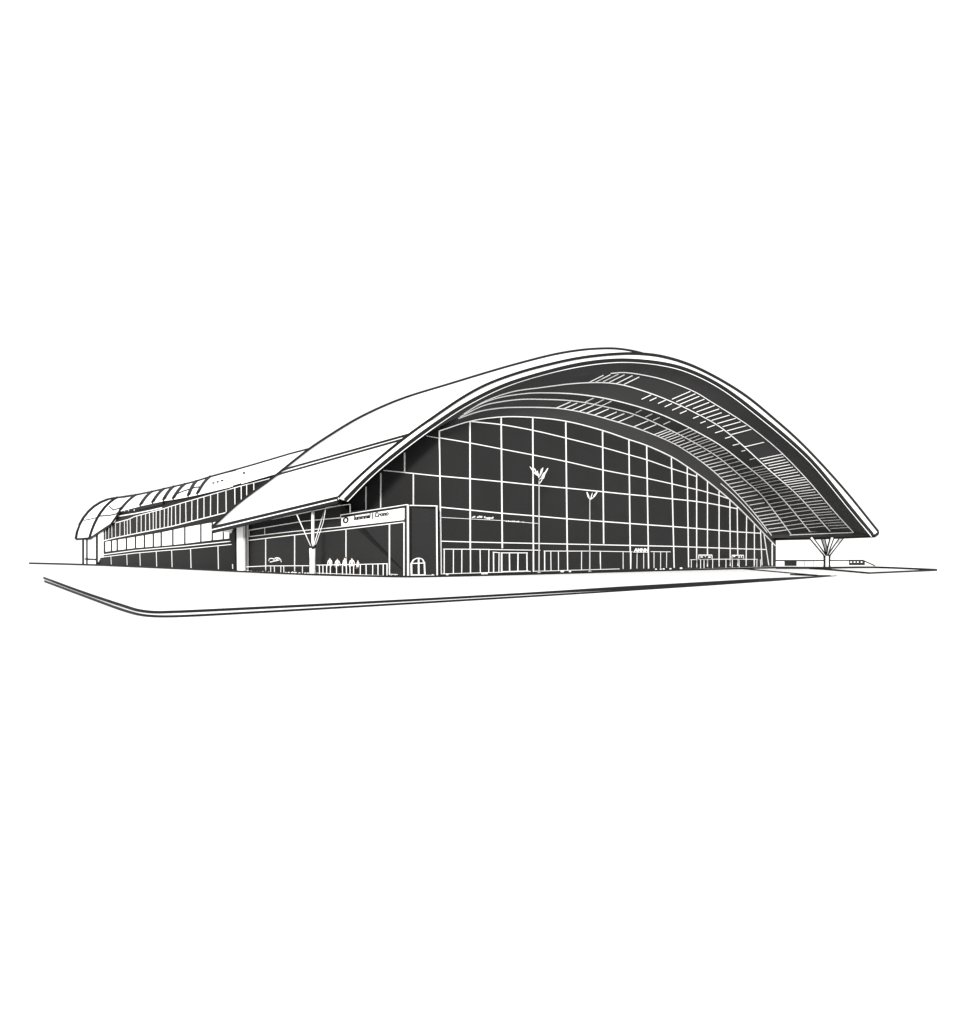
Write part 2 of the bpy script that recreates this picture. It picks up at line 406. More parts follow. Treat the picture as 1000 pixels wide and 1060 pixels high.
for T, w in (([(487, 436.4), (518, 439.6), (551, 445.5), (585, 453.4), (623, 463), (650, 470.6), (669, 476), (694.7, 485), (721, 493.4)], 1.5),
             ([(442.4, 451), (454, 453.2), (485.8, 458.6), (518.3, 464.8), (551, 471), (585, 477.7), (623, 486.4), (650, 491.6), (669, 495.2), (694.7, 500.8), (711, 504.6), (721, 506.8), (744, 513), (754, 516.4)], 1.5),
             ([(454, 492.8), (486, 495.6), (518, 498.6), (551, 502), (585, 505.2), (623, 509), (650, 511.8), (669, 513.6), (694.7, 516.4), (711, 518), (732, 520.8), (762.6, 526.6)], 1.7),
             ([(455, 525), (486, 528), (518, 531.2), (551, 533.9), (585, 536.9), (623, 539.8), (650, 541.8), (669, 543.2), (694.7, 545), (732, 548), (762, 550.5), (787, 552)], 1.7),
             ([(456, 560.2), (500, 561.4), (558, 562.6), (610, 563.7), (670, 565), (700, 565.7), (744, 567.3), (763.5, 568), (793, 568.8)], 1.5),
             ([(456, 535.6), (486, 537.2), (520, 539), (557, 542)], .7)):
    bar('transom', on(FAC, [p for p in T if p[0] >= 454], 4), w, nF, .09, WHITE, hall)
slab('end_pillar', [EB.off(0)(799.8, 557)] + [FAC(803.2, 557), FAC(803.2, base(803)), FAC(799.8, base(800))], -nF * .3, TRIM, hall)
bar('pillar_line', [FAC(798.8, 561), FAC(798.8, base(799) - 1)], 1.1, nF, .2, WHITE, hall)
# white sill under the glass and dark plinth
bar('sill', [FAC(x, base(x) - 2.0) for x in (457, 500, 548)], 1.0, nF, .2, WHITE, hall)
bar('sill', [FAC(x, base(x) - 2.0) for x in (553, 600, 640)], .9, nF, .2, WHITE, hall)

# glazed doors in the front: each bank is a frame with leaves
def door_bank(x0, x1, ytop, ybot, verts, w=1.3, d=.1):
    w *= WK * .92
    bm = bmesh.new()
    yt = lambda x: ytop[0] + (ytop[1] - ytop[0]) * (x - x0) / (x1 - x0)
    add_bar(bm, [FAC(x0 - .5, yt(x0)), FAC(x1 + .5, yt(x1))], [w * FAC.Y(x) / F for x in (x0, x1)], nF, d + .02)
    for x in verts:
        yb = base(x) - ybot
        add_bar(bm, [FAC(x, yt(x)), FAC(x + random.uniform(-.2, .3), yb)], [w * FAC.Y(x) / F] * 2, nF, d)
    door = obj('glazed_door_bank', bm, WHITE, hall)
    slab('pane', [FAC(x0, yt(x0)) + nF * .05, FAC(x1, yt(x1)) + nF * .05, FAC(x1, base(x1)) + nF * .05, FAC(x0, base(x0)) + nF * .05], -nF * .03, GLASS, door)
    return door
door_bank(459, 505.5, (568.4, 568.7), 2, (459.3, 468.8, 477.5, 496.4, 505.5), 1.4)
door_bank(510.5, 516.2, (571.6, 572.2), 2, (510.5, 516), 1.3)
dd = door_bank(518.7, 544.7, (572.3, 572.3), 2.3, (518.7, 526.6, 535.5, 544.7), 1.5, .14)
bar('threshold', [FAC(x, base(x) - 2.6) for x in (518.7, 544.7)], 1.2, nF, .34, WHITE, dd)
bar('door_lintel', [FAC(506, 568.9), FAC(558, 569.6)], 1.2, nF, .2, WHITE, hall)
door_bank(563.3, 601.5, (570.4, 570.5), 2, (563.4, 569.6, 577.5, 601.5), 1.2)
door_bank(621, 653.5, (570.6, 571.2), 1.8, (621, 644.5, 652.8), 1.1)
bar('door_lintel', [FAC(601.5, 570.4), FAC(621, 570.6)], 1.0, nF, .15, WHITE, hall)
door_bank(658.5, 666, (571.5, 571.5), 1.8, (659, 665.8), 1.1)
door_bank(674, 693, (571, 571.2), 1.8, (676.5, 683.4, 689.6), 1.1)
door_bank(715, 721, (579.4, 579.2), 1.2, (715.2, 720.9), 1.1)

# illegible white lettering across the glass
bm = bmesh.new()
x = 488.2
pl = FAC.off(.12)
for w_, h_, dy in ((1.2, .9, 0), (1.6, 1.5, .4), (0, 0, 0), (1.2, 1.2, .3), (.8, 1.9, .6), (.7, 1.7, .6), (.9, 1.8, .6), (0, 0, 0), (1, 1.8, .4), (1.2, 1.2, 0), (1.2, 2.0, -.6), (1.0, 2.4, -.8), (1.2, 1.2, .2), (1.1, 1.8, .3)):
    if w_ == 0: x += 1.5; continue
    yb = 536 + (x - 488) * .055
    add_slab(bm, [pl(x, yb - dy), pl(x + w_, yb - dy), pl(x + w_ + .3, yb - dy - h_), pl(x + .3, yb - dy - h_)], nF * .03)
    x += w_ + .55
x = 523.5
for w_, h_ in ((1.5, .5), (1.2, 1.2), (1.0, .8), (1.3, 1.2), (1.4, 1.3), (1.0, 1.0), (1.4, 1.3), (0, 0), (.7, 1.0), (.8, .6)):
    if w_ == 0: x += 3; continue
    yb = 540 + (x - 523) * .05
    add_slab(bm, [pl(x, yb), pl(x + w_, yb + .05), pl(x + w_, yb - h_), pl(x, yb - h_)], nF * .03)
    x += w_ + .8
obj('lettering', bm, WHITE, hall)

# upper glazing over the entrance block
nC = CL.n
up = slab('upper_glazing', [CL(350, 540), CL(350, 519)] + [CL(x, y) for x, y in ((357, 516), (382, 490.4), (410, 466.5), (440, 445.5), (454.5, 436.5))] + [CL(454.5, 540)], -nC * .12, GLASS, hall)
for px, y0, y1 in ((379.3, 504, 530), (394.6, 489.8, 528), (419.3, 468.8, 488.2), (428.4, 490.5, 524)):
    bar('mullion', [CL(px, y0), CL(px, y1)], 1.3, nC, .12, WHITE, up)
bar('transom', on(CL, [(397.4, 487), (419.4, 489.2), (454.3, 492.9)], 4), 1.5, nC, .09, WHITE, up)
bar('transom', on(CL, [(442.2, 451.4), (454, 453.6)], 4), 1.2, nC, .09, WHITE, up)

# entrance block: left wall and right face
nL = LW.n; nB = BR.n
lb = lambda px: HY + F * EYE / LW.Y(px)
blk = slab('entrance_wall', [LW(243.5, lb(243.5)), LW(243.5, 541), LW(300, 527.5), LW(352, 519), LW(353.5, 533), LW(424, 522.4), LW(424, lb(424))], -nL * .25, GLASS, hall)
rf = slab('corner_wall', [BR(424.05, HY + F * EYE / BR.Y(424) + .1), BR(424.05, 522.6), BR(453, 523.4), BR(453, HY + F * EYE / BR.Y(453))], -nB * .5, DARK, hall)
c1 = BR(424.05, 522.8); c2 = BR(453, 523.6); c2.z = c1.z
slab('block_roof', [c1, c2, c2 + V * 14, c1 + V * 14], Vector((0, 0, -.2)), DARK, hall)
def lbar(name, pts, w, d=.1, par=blk, n=0): bar(name, on(LW, pts, n) if n else [LW(*p) for p in pts], w, nL, d, WHITE, par)
def bbar(name, pts, w, d=.1): bar(name, [BR(*p) for p in pts], w, nB, d, WHITE, rf)
lbar('frame_rail', [(254, 543), (300, 534), (322, 529.4), (353, 523)], 1.2)
lbar('frame_rail', [(254.5, 549.6), (290, 543.6), (316, 539.4), (353, 536), (353.2, 533.2), (422, 522.4)], 1.3)
lbar('frame_rail', [(254.5, 556), (300, 550.6), (352, 545.6), (418.6, 537.9)], 1.2)
lbar('frame_rail', [(254.5, 559.8), (300, 554.4), (352, 548.6), (418.6, 540.6)], 1.3, .12)
lbar('frame_rail', [(338, 525.4), (362.4, 522.0)], .9)
lbar('frame_post', [(362.8, 522), (363, 530.5)], 1.1)
for px, y0, y1, w in ((254.8, 543, 556, 1.1), (254.8, 559.5, lb(255) - 2, 1.2), (275.4, 557.5, lb(275) - 1.5, 1.4), (305.4, 553.8, lb(305) - 1.5, 1.4), (258.3, 549.4, 555.4, 1.0), (274.4, 546.4, 553.6, 1.0),
                      (358.6, 548.2, 582.5, 1.3), (403.6, 542.6, lb(403) - 1.5, 1.8), (418.7, 540.4, lb(418) - 1, 1.5)):
    lbar('mullion', [(px, y0), (px, y1)], w, .08)
lbar('corner_post', [(422.9, 522.4), (423.2, lb(423) - .8)], 1.9, .14)
bbar('frame_rail', [(424, 523.2), (452.4, 523.8)], 1.6)
bbar('frame_post', [(451.6, 523.4), (452.2, 596)], 1.8)
bbar('sill', [(425, 595.6), (447, 595.4)], .8)
lbar('sill', [(404, 594.3), (412, 594.7)], .9)
# arched double door
bm = bmesh.new()
P = [BR(424.6, 595.5), BR(424.6, 583)]
add_bar(bm, [BR(425.2, 583), BR(425.4, 595.3)], .075, nB, .15)
add_bar(bm, [BR(438.6, 583), BR(439.2, 595.3)], .065, nB, .15)
add_bar(bm, [BR(432.6, 578), BR(432.8, 595.3)], .07, nB, .16)
add_bar(bm, [BR(425, 583.2), BR(439, 582.8)], .075, nB, .17)
add_bar(bm, [BR(425, 595), BR(439.4, 595)], .065, nB, .13)
add_bar(bm, on(BR, [(425.8, 582.5), (427.6, 579.6), (432.4, 577.7), (436.8, 579.3), (438.6, 582.8)], 5), .06, nB, .14)
ad = obj('arched_door', bm, WHITE, hall)
slab('pane', [BR(425, 595), BR(425, 583), BR(428, 580), BR(432.5, 578.4), BR(436.5, 579.8), BR(438.5, 583), BR(438.8, 595)], nB * .02, GLASS, ad)
# outline emblem stuck on the glass
dc = LW.off(.06); bm = bmesh.new()
for q in ([(278.5, 580.8), (279, 578.6), (281.5, 578), (284, 579), (283, 581), (279.5, 581.8)], [(283.5, 581), (287, 580.2), (289.5, 579.5)], [(285, 577.6), (288, 577.4), (290.5, 579), (291.4, 582)], [(284.6, 577.8), (286.8, 579), (289, 577.6)]):
    add_bar(bm, on(dc, q, 4), .09, nL, .03)
obj('window_decal', bm, WHITE, blk)
# white corner pier beside the wing
q = LW.off(.9)
pier = slab('pier', [q(244.9, 541.5), q(251.4, 540.2), q(251.6, lb(251) + .3), q(245.4, lb(245) + .3)], -nL * .7, WHITE, hall)
bar('edge_trim', [q(244.4, 541), q(244.8, lb(245) + .3)], 1.0, nL, .06, TRIM, pier, -.3)
bar('edge_trim', [q(252.2, 540), q(252.4, lb(252) + .3)], 1.0, nL, .06, TRIM, pier, -.3)
# branching column under the left eave
q = LW.off(2.0)
Yc = q.Y(323.5)
tc = empty('tmp', (0, 0, 0), None, None); bpy.data.objects.remove(tc)
def column_part(name, pts, ws, Y, m, par, seg=10):
    bm = bmesh.new(); P = [pt(x, y, Y + d) for x, y, d in pts]
    add_tube(bm, P, [w * Y / F / 2 for w in ws], seg); return obj(name, bm, m, par, True)
bc = column_part('branching_column', [(323.5, 594.4, 0), (323.5, 580, 0), (323.5, 567.5, 0)], [6.2, 5.6, 6.4], Yc, WHITE, hall, 14)
column_part('branch', [(324.2, 567, 0), (323.9, 562, 0), (324, 528.5, 0)], [1.0, 3.0, 3.4], Yc, WHITE, bc)
column_part('branch', [(322.6, 568, 0), (321.2, 564, -.4), (307.4, 533, -2.6)], [1.0, .95, .95], Yc, WHITE, bc)
column_part('branch', [(324.8, 566, 0), (326, 561, 0), (332.6, 539, .8), (336.3, 527, 1.2)], [.9, .85, .85, .8], Yc, WHITE, bc)
column_part('branch', [(325.4, 567, 0), (328, 560.5, -.3), (334.6, 541, -1.2), (337, 527.5, -2)], [.7, .65, .65, .65], Yc, WHITE, bc)
bm = bmesh.new(); add_slab(bm, [pt(x, y, Yc - .35) for x, y in ((320.6, 564.6), (323.4, 566), (326.6, 563.8), (326, 566), (323.5, 568.8), (321.8, 567))], Vector((0, .3, 0)))
obj('collar', bm, TRIM, bc)
# branching column under the right overhang
Yc = 109.5
bc = column_part('branching_column', [(856, 587.2, 0), (856, 580, 0), (856, 574.5, 0)], [6.6, 6.0, 6.8], Yc, TRIM, hall, 14)
column_part('facing', [(856, 587.2, -.45), (856, 580, -.42), (856, 575.5, -.4)], [3.4, 3.0, 3.2], Yc, WHITE, bc)
for a, b, d in (((854.6, 575.5), (839.6, 556.5), -1), ((856, 575), (851.6, 556.5), 2), ((856.4, 575), (861.4, 556.5), -2), ((857.4, 575.5), (871.4, 556.5), 1)):
    m_ = ((a[0] + b[0]) / 2 + (.8 if b[0] < 856 else -.8), 567)
    br = column_part('branch', [(*a, 0), (*m_, d / 2), (*b, d)], [3.2, 3.6, 4.4], Yc, TRIM, bc)
    column_part('facing', [(*a, -.35), (*m_, d / 2 - .35), (*b, d - .4)], [.5, 1.3, 2.2], Yc, WHITE, br)

# ================================================================== SIDE WING
wing = empty('side_wing', WG(243, HY + 13), 'long low wing with vaulted white roof and a ribbon of tall windows', 'building')
wing.location.z = 0
nW = WG.n
wb = lambda px: HY + F * EYE / WG.Y(px)
WT = [(104, 551.5), (110, 547), (120, 541.3), (134, 537.4), (140, 534.6), (150, 532), (170, 526.6), (179, 523.6), (218, 512.3), (250.5, 503), (270, 498), (295, 491.5)]
EV = [(93.5, 557.2), (101, 552.2), (110, 546), (119, 540), (123, 530.5), (127, 526.8), (146, 523), (170, 517.6), (180, 516.2), (204, 511.4), (235, 504), (250, 499.6), (284, 489.8), (300, 485)]
SB = [(107, 560), (120, 556.6), (140, 552.6), (179, 544.8), (209, 537.2), (235, 530.6), (262, 524)]
PT = [(107.5, 560.4), (140, 555), (166, 550.6), (192, 545), (220.6, 540), (245, 535)]
PB = [(108, 571.6), (140, 567.6), (170, 565.3), (192, 563), (218, 559.7), (238, 557.6)]
def wallslab(name, X, ytop, ybot, m, parent, off=0, th=.25):
    pl_ = WG.off(off)
    rows = [[pl_(x, ytop(x)) for x in X], [pl_(x, ybot(x)) for x in X]]
    g = sheet_bm(rows); thick(g, -nW * th); return obj(name, g, m, parent)
X = [101, 104, 107, 110, 115, 119, 123, 127, 134, 140, 150, 160, 170, 180, 192, 205, 218, 235, 243, 250, 262, 275, 290, 298]
ww = wallslab('window_wall', X, lambda x: yat(EV, x) + .3, wb, WGLASS, wing)
mh = on(WG, WT[2:], 0)
bar('window_head', mh, 1.1, nW, .1, WHITE, ww)
bar('window_sill', on(WG, SB, 0), 1.3, nW, .14, WHITE, ww)
for px in (109.5, 113, 116, 119.7, 124.5, 129, 132, 135, 142, 146.5, 151, 155, 158.9, 162, 166, 170.5, 174.5, 178, 182, 186.8, 192.6, 199, 205, 211.5, 218.4, 225.8, 234.3, 243.4, 250, 255.7, 263):
    y0 = yat(WT, px) + .4; y1 = yat(SB, px)
    bar('mullion', [WG(px, y0), WG(px + random.uniform(-.3, .3), y1)], 1.5 if 123 < px < 240 else 1.2, nW, .08, WHITE, ww)
bar('gutter_strip', on(WG, [(122, 534.6), (140, 531.6), (157, 528.2), (168, 525.6)], 0), 1.6, nW, .1, WHITE, ww)
edges = [108.2, 115.3, 121.3, 130.8, 140.2, 149.4, 158.6, 166.8, 178.8, 191.2, 207.8, 219.6, 231, 238]
for a, b in zip(edges, edges[1:]):
    a2, b2 = a + 1.0, b - 1.0
    pl_ = WG.off(.06)
    slab('spandrel_panel', [pl_(a2, yat(PT, a2) + .8), pl_(b2, yat(PT, b2) + .8), pl_(b2, yat(PB, b2) - .4), pl_(a2, yat(PB, a2) - .4)], -nW * .05, WHITE, ww)
bar('string_course', on(WG, [(106, 574.4), (140, 569.8), (170, 567.2), (192, 565.3), (239, 560.4)], 0), 1.2, nW, .12, WHITE, ww)
bar('string_course', on(WG, [(103.5, 577), (140, 572.6), (170, 570), (192, 568.4), (240, 563.6)], 0), 1.0, nW, .1, WHITE, ww)
for px, t in ((115, 575.8), (131.4, 573.5), (145, 572.2), (162, 570.6), (178, 569.4), (197.6, 567.7), (226, 565)):
    bar('mullion', [WG(px, t), WG(px + .5, wb(px) - 1.2)], 1.3, nW, .08, WHITE, ww)
bar('bollard_strip', [WG(241, 584), WG(241.3, 588.8)], 1.1, nW, .08, WHITE, ww)
# end bay: white wall and posts below the roof end
ew = wallslab('end_wall', [88, 92, 96, 100, 104, 106.6], lambda x: 558 if x < 95 else yat(EV, x) + 1, lambda x: wb(x) if x < 103 else 577, WHITE, wing, .15, .15)
for px, w, t in ((87.3, 2.1, 558), (91.4, 1.7, 558.5), (101.8, 3.2, 553)):
    bar('post', [WG(px, t), WG(px, wb(px))], w, nW, .35, TRIM, wing, .1)
bar('end_rail', [WG(89, 578.6), WG(100, 579.2)], 1.2, nW, .12, TRIM, wing, .16)
# vaulted roof
RD = [(120, 516), (122, 515.6), (141, 512.9), (157.5, 509.5), (170, 506.6), (180, 504.3), (192, 501.6), (203.7, 498.6), (218, 494), (245, 486.6), (273, 478.4), (300, 470.4), (322, 464.6)]
EVR = [(79.5, 558.2)] + EV + [(322, 479)]
pairs = [((79.5, 558.2), (119, 516.3)), ((93.5, 557.2), (122, 515.6)), ((104, 550), (129, 514.6)), ((115, 542.7), (135, 513.6)), ((125, 528.6), (141, 512.9)), ((146, 523), (157.5, 509.5)), ((158.6, 520.2), (170, 506.6)), ((170, 517.6), (180, 504.3)), ((180, 516.2), (192, 501.6)),
         ((195.5, 513.2), (203.7, 498.6)), ((205, 511.2), (218, 494)), ((235, 504), (245, 486.6)), ((256, 498), (268, 479.9)), ((284, 489.8), (300, 470.4)), ((303, 484), (322, 464.6))]
WE = WG.off(.45)
def vault(e, r, n=9):
    a = WE(*e); b = WR(*r); out = []
    bul = .85 if e[0] < 85 else .5 if e[0] < 100 else .15
    for k in range(n):
        t = k / (n - 1); th = t * math.pi / 2
        h = t * (1 - bul) + (1 - math.cos(th)) * bul; v = t * (1 - bul) + math.sin(th) * bul
        out.append(Vector((a.x + (b.x - a.x) * h, a.y + (b.y - a.y) * h, a.z + (b.z - a.z) * v)))
    return out
secs = [vault(e, r) for e, r in pairs]
wroof = obj('roof', thick(sheet_bm(secs), Vector((0, 0, -.15))), ROOFW, wing, False)
rs = [[s[-1], s[-1] + (-nW * 9 - Z * 3)] for s in secs]
obj('rear_roof', thick(sheet_bm(rs), Vector((0, 0, -.15))), ROOFW, wing, False)
tube('ridge_capping', [s[-1] for s in secs], 2.3, TRIM, wroof)
for i in (0, 1, 4, 5, 6, 7, 8, 9, 10):
    tube('roof_rib', [p + nW * .06 + Z * .06 for p in secs[i]], 2.6 if i < 2 else 2.4, TRIM, wroof)
tube('gutter', [secs[0][0], secs[1][0]], 1.8, TRIM, wroof)
tube('gutter', [s[0] for s in secs[1:5]], 1.6, TRIM, wroof)
def on_vault(f, t):
    i = min(int(f), len(secs) - 2); a, b = secs[i], secs[i + 1]; k = min(int(t * 8), 7); g = t * 8 - k
    return a[k].lerp(a[k + 1], g).lerp(b[k].lerp(b[k + 1], g), f - i) + nW * .05 + Z * .05
tube('roof_seam', [on_vault(0.1, .33), on_vault(.6, .36), on_vault(1, .4)], .7, TRIM, wroof)
tube('roof_seam', [on_vault(1, .42), on_vault(2, .4), on_vault(3, .3), on_vault(4, .1)], 1.0, TRIM, wroof)
tube('roof_seam', [on_vault(1.3, .66), on_vault(2, .55), on_vault(3, .5), on_vault(3.9, .35)], .9, TRIM, wroof)
tube('roof_seam', [on_vault(8, .2), on_vault(8.5, .3), on_vault(9, .35), on_vault(9.4, .36), on_vault(9.9, .3)], 1.0, TRIM, wroof)
for f, t in ((10.45, .35), (10.6, .36), (10.75, .38), (11.6, .5)):
    bm = bmesh.new(); add_box(bm, on_vault(f, t), .28, .28, .22); obj('roof_vent', bm, TRIM, wroof)
# dark gutter patches under the ribs
bm = bmesh.new()
add_bar(bm, [WG(x, y) for x, y in ((124, 530), (146, 526), (170, 520.5))], .55, nW, .2, .1)
obj('gutter_box', bm, TRIM, wing)
bm = bmesh.new()
for x, y in ((129, 528.6), (133, 528.3), (139, 528)): add_box(bm, WG.off(.34)(x, y), .35, .06, .25, WG.a.d)
obj('gutter_outlets', bm, WHITE, wing)

# ================================================================== SIGNS
# long sign board on the entrance block
q = LW.off(.14); a0 = q(353.4, 544); 
sign = empty('sign_board', (a0.x, a0.y, a0.z), 'long white sign board with a ring emblem and dark slanted lettering above the entrance', 'sign')
slab('board', [q(353.2, 536), q(418, 525.8), q(418, 537.2), q(353.4, 544.4)], -nL * .1, WHITE, sign)
q2 = LW.off(.15)
bm = bmesh.new()
ring = lambda rx, ry: [q2(358 + rx * math.cos(a), 538.5 + ry * math.sin(a) - rx * math.cos(a) * .14) for a in [i * math.pi / 12 for i in range(24)]]
o_, i_ = ring(2.9, 3.3), ring(1.45, 1.9)
vo = [bm.verts.new(p) for p in o_]; vi = [bm.verts.new(p) for p in i_]; vo2 = [bm.verts.new(p + nL * .03) for p in o_]; vi2 = [bm.verts.new(p + nL * .03) for p in i_]
for k in range(24):
    j = (k + 1) % 24
    for f in ((vo2[k], vo2[j], vi2[j], vi2[k]), (vo[k], vo[j], vo2[j], vo2[k]), (vi2[k], vi2[j], vi[j], vi[k])): bm.faces.new(f)
obj('emblem', bm, TRIM, sign)
ta = q2(366.6, 539.8); tb = q2(402.5, 534.8)
xd = (tb - ta); wdt = xd.length; xd = xd.normalized()
obj('lettering', text_bm('Iummnal | Crono', ta - Z * .02, xd, wdt, .56, .1, nL, .03), TRIM, sign)
# small sign over the right-hand doors
q = FAC.off(.35); a = q(656, 571.4)
s2 = empty('door_sign', a, 'tiny raised white letters on a rail over the right hand glazed doors', 'sign')
bar('rail', [q(655.4, 571.6), q(671.2, 571.7)], .8, nF, .05, WHITE, s2)
xd = (q(671, 571.3) - q(656, 571.2)); obj('lettering', text_bm('AMNN', q(656, 571.3), xd.normalized(), xd.length, .5, .1, nF, .03), WHITE, s2)

# ================================================================== RAILINGS
def railing(name, label, pl, pts, posts, wr, wp, cat='railing', group=None, low=True, ybase=None):
    b0 = pl(pts[0][0], pts[0][1]); r = empty(name, (b0.x, b0.y, 0), label, cat, group)
    bar('top_rail', [pl(*p) for p in pts], wr, pl.n, .08, WHITE, r)
    for x in posts:
        y0 = yat(pts, x); yb = HY + F * EYE / pl.Y(x)
        bar('post', [pl(x, y0), pl(x + random.uniform(-.2, .3), yb - .5)], wp, pl.n, .06, WHITE, r)
    if low: bar('bottom_rail', [pl(x, HY + F * EYE / pl.Y(x) - 1.6) for x in (pts[0][0], pts[-1][0])], .7, pl.n, .05, WHITE, r)
    return r
r1 = railing('railing', 'waist high white railing with many posts between the branching column and the block corner', LW.off(1.6), [(328, 585), (352, 584.6), (366, 584.4), (385, 583.9), (401.4, 583.5)], (330.8, 334.6, 338.4, 342.4, 348.6, 354.8, 358.8, 362.6, 366.4, 373.4, 379.2, 386.2, 391.6, 397, 401), 1.1, 1.1)
r2 = railing('railing', 'long low white rail with few posts between the white pier and the branching column', LW.off(1.2), [(255.6, 586.8), (276, 585.8), (320, 585.6)], (280.4, 284.2, 291, 294, 313.4), 1.1, .9, low=False)
r3 = railing('railing', 'thin white barrier in front of the far right end of the glass front', FAC.off(1.2), [(723, 579), (752, 578.8), (784, 579)], (725, 728.6, 737.6, 751.4, 758, 764.8, 780.4, 783.4, 787), 1.0, 1.2, low=False)
def notice(x0, y0, x1, y1, marks, label):
    pl = FAC.off(1.5); p = pl((x0 + x1) / 2, y1); r = empty('notice_board', p, label, 'sign')
    slab('board', [pl(x0, y0), pl(x1, y0), pl(x1, y1), pl(x0, y1)], -nF * .06, DARK, r)
    bm = bmesh.new()
    for a, b in (((x0, y0), (x1, y0)), ((x0, y0), (x0, y1)), ((x1, y0), (x1, y1))):
        P = [pl(*a), pl(*b)]; add_bar(bm, P, .15, nF, .05)
    obj('frame', bm, WHITE, r)
    bm = bmesh.new()
    for mx, my, mw, mh_ in marks: add_slab(bm, [pl(mx, my), pl(mx + mw, my), pl(mx + mw, my + mh_), pl(mx, my + mh_)], nF * .03)
    obj('markings', bm, WHITE, r)
notice(723.2, 574.6, 737, 578.4, ((725, 576, 2.4, 1.1), (729.6, 575.8, 1, .8), (733, 576, 2.6, 1.4)), 'small dark notice board with white marks, left of two on the barrier')
notice(757.6, 574.8, 769.6, 578.2, ((759, 575.4, 1.8, 1.2), (764.2, 576, 1.6, 1.2), (767, 575.6, 1, 1.6)), 'small dark notice board with white marks, right of two on the barrier')

# pale stones lying along the foot of the walls
bm = bmesh.new()
def stone(px, pl, s):
    p = pl(px, HY); p.z = 0
    bmesh.ops.create_icosphere(bm, subdivisions=1, radius=s * .85, matrix=Matrix.Translation(p + Z * s * .7) @ Matrix.Diagonal((1.3, 1.1, .8, 1)))
for x in (256.5, 260, 263, 266, 269, 272, 275, 278, 296, 299, 303, 306, 310, 316, 319): stone(x, LW.off(1.9), random.uniform(.1, .17))
for x in (405, 409, 413, 444, 448): stone(x, LW.off(.6) if x < 424 else BR.off(.5), random.uniform(.08, .15))
for x in (463, 500, 503, 582, 590, 679, 684, 687, 694, 705): stone(x, FAC.off(.7), random.uniform(.12, .22))
tag(obj('pebbles', bm, GROUND), 'scattered pale stones along the foot of the building walls', 'stones', kind='stuff')

# ================================================================== LAMPS
def lamp(px, ytop, pl, spread, kind, label):
    Y = pl.Y(px); k = Y / F
    g = pt(px, HY, Y); g.z = 0
    r = empty('street_lamp', g, label, 'street lamp', 'slim lamps before the glass front')
    h = EYE + (HY - ytop) * k
    bm = bmesh.new(); add_tube(bm, [g, g + Z * .5, g + Z * h], [.1, .075, .065], 10); obj('pole', bm, GREY, r, True)
    bm = bmesh.new(); add_tube(bm, [g, g + Z * .12], [.22, .2], 12); obj('base_plate', bm, GREY, r)
    t = g + Z * (h - .1)
    for dx, dy, dz0, dz1, w in spread:
        bm = bmesh.new()
        a = t + Z * dz0; b = t + Vector((dx * .55, dy * .4, dz0 + (dz1 - dz0) * .35)); c = t + Vector((dx, dy, dz1))
        add_tube(bm, [a, b, c], [.045, .05, .04], 8); arm = obj('arm', bm, WHITE, r, True)
        bm = bmesh.new(); d = (c - b).normalized()
        add_tube(bm, [c - d * .45, c - d * .2, c + d * .25, c + d * .4], [.03, w * .65, w * .5, .02], 8); obj('lamp_head', bm, WHITE, arm, True)
lamp(558, 497.5, FAC.off(1.4), [(-.75, -.1, .55, 1.25, .1), (-.35, .3, .5, 1.15, .13), (.35, .3, .45, 1.2, .12), (.72, -.2, .2, 1.05, .13), (.42, -.3, -.25, .55, .26), (-.1, .1, .4, .8, .1), (.15, -.2, .45, .95, .09)], 0, 'taller slim lamp post with a flower-like cluster of heads')
lamp(610.5, 516.5, FAC.off(1.4), [(-.22, 0, .1, .55, .17), (.25, .2, 0, .5, .09), (.62, -.1, 0, .6, .17)], 1, 'shorter slim lamp post with a small three-armed head')

# ================================================================== FAR WALL ON THE RIGHT
YB = 124.0
def bp(x, y, d=0): return pt(x, y, YB - d)
yb0 = HY + F * EYE / YB
w0 = bp(803, yb0)
bwall = empty('boundary_wall', (w0.x, w0.y, 0), 'low white boundary wall with dark openings beyond the right hand column', 'wall')
slab('wall', [bp(795, yb0), bp(795, 580.3), bp(893, 580), bp(905, yb0)], Vector((0, .35, 0)), WHITE, bwall)
bar('coping', [bp(795, 580.3), bp(893, 580.0), bp(906, yb0)], .9, (0, -1, 0), .08, TRIM, bwall)
slab('gate_panel', [bp(812.3, 580.8, .1), bp(824.6, 580.8, .1), bp(824.6, yb0, .1), bp(812.3, yb0, .1)], Vector((0, .05, 0)), DARK, bwall)
lv = slab('louvre_panel', [bp(879, 580.5, .1), bp(895.4, 580.3, .1), bp(895.4, 585, .1), bp(879, 585, .1)], Vector((0, .05, 0)), DARK, bwall)
bm = bmesh.new()
for x in (881, 884.6, 888, 891.8): add_box(bm, bp(x, 581.8, .14), .34, .05, .22)
obj('louvre_slots', bm, WHITE, lv)
for x in (833, 842): bar('joint', [bp(x, 581), bp(x, yb0)], .5, (0, -1, 0), .05, GREY, bwall)

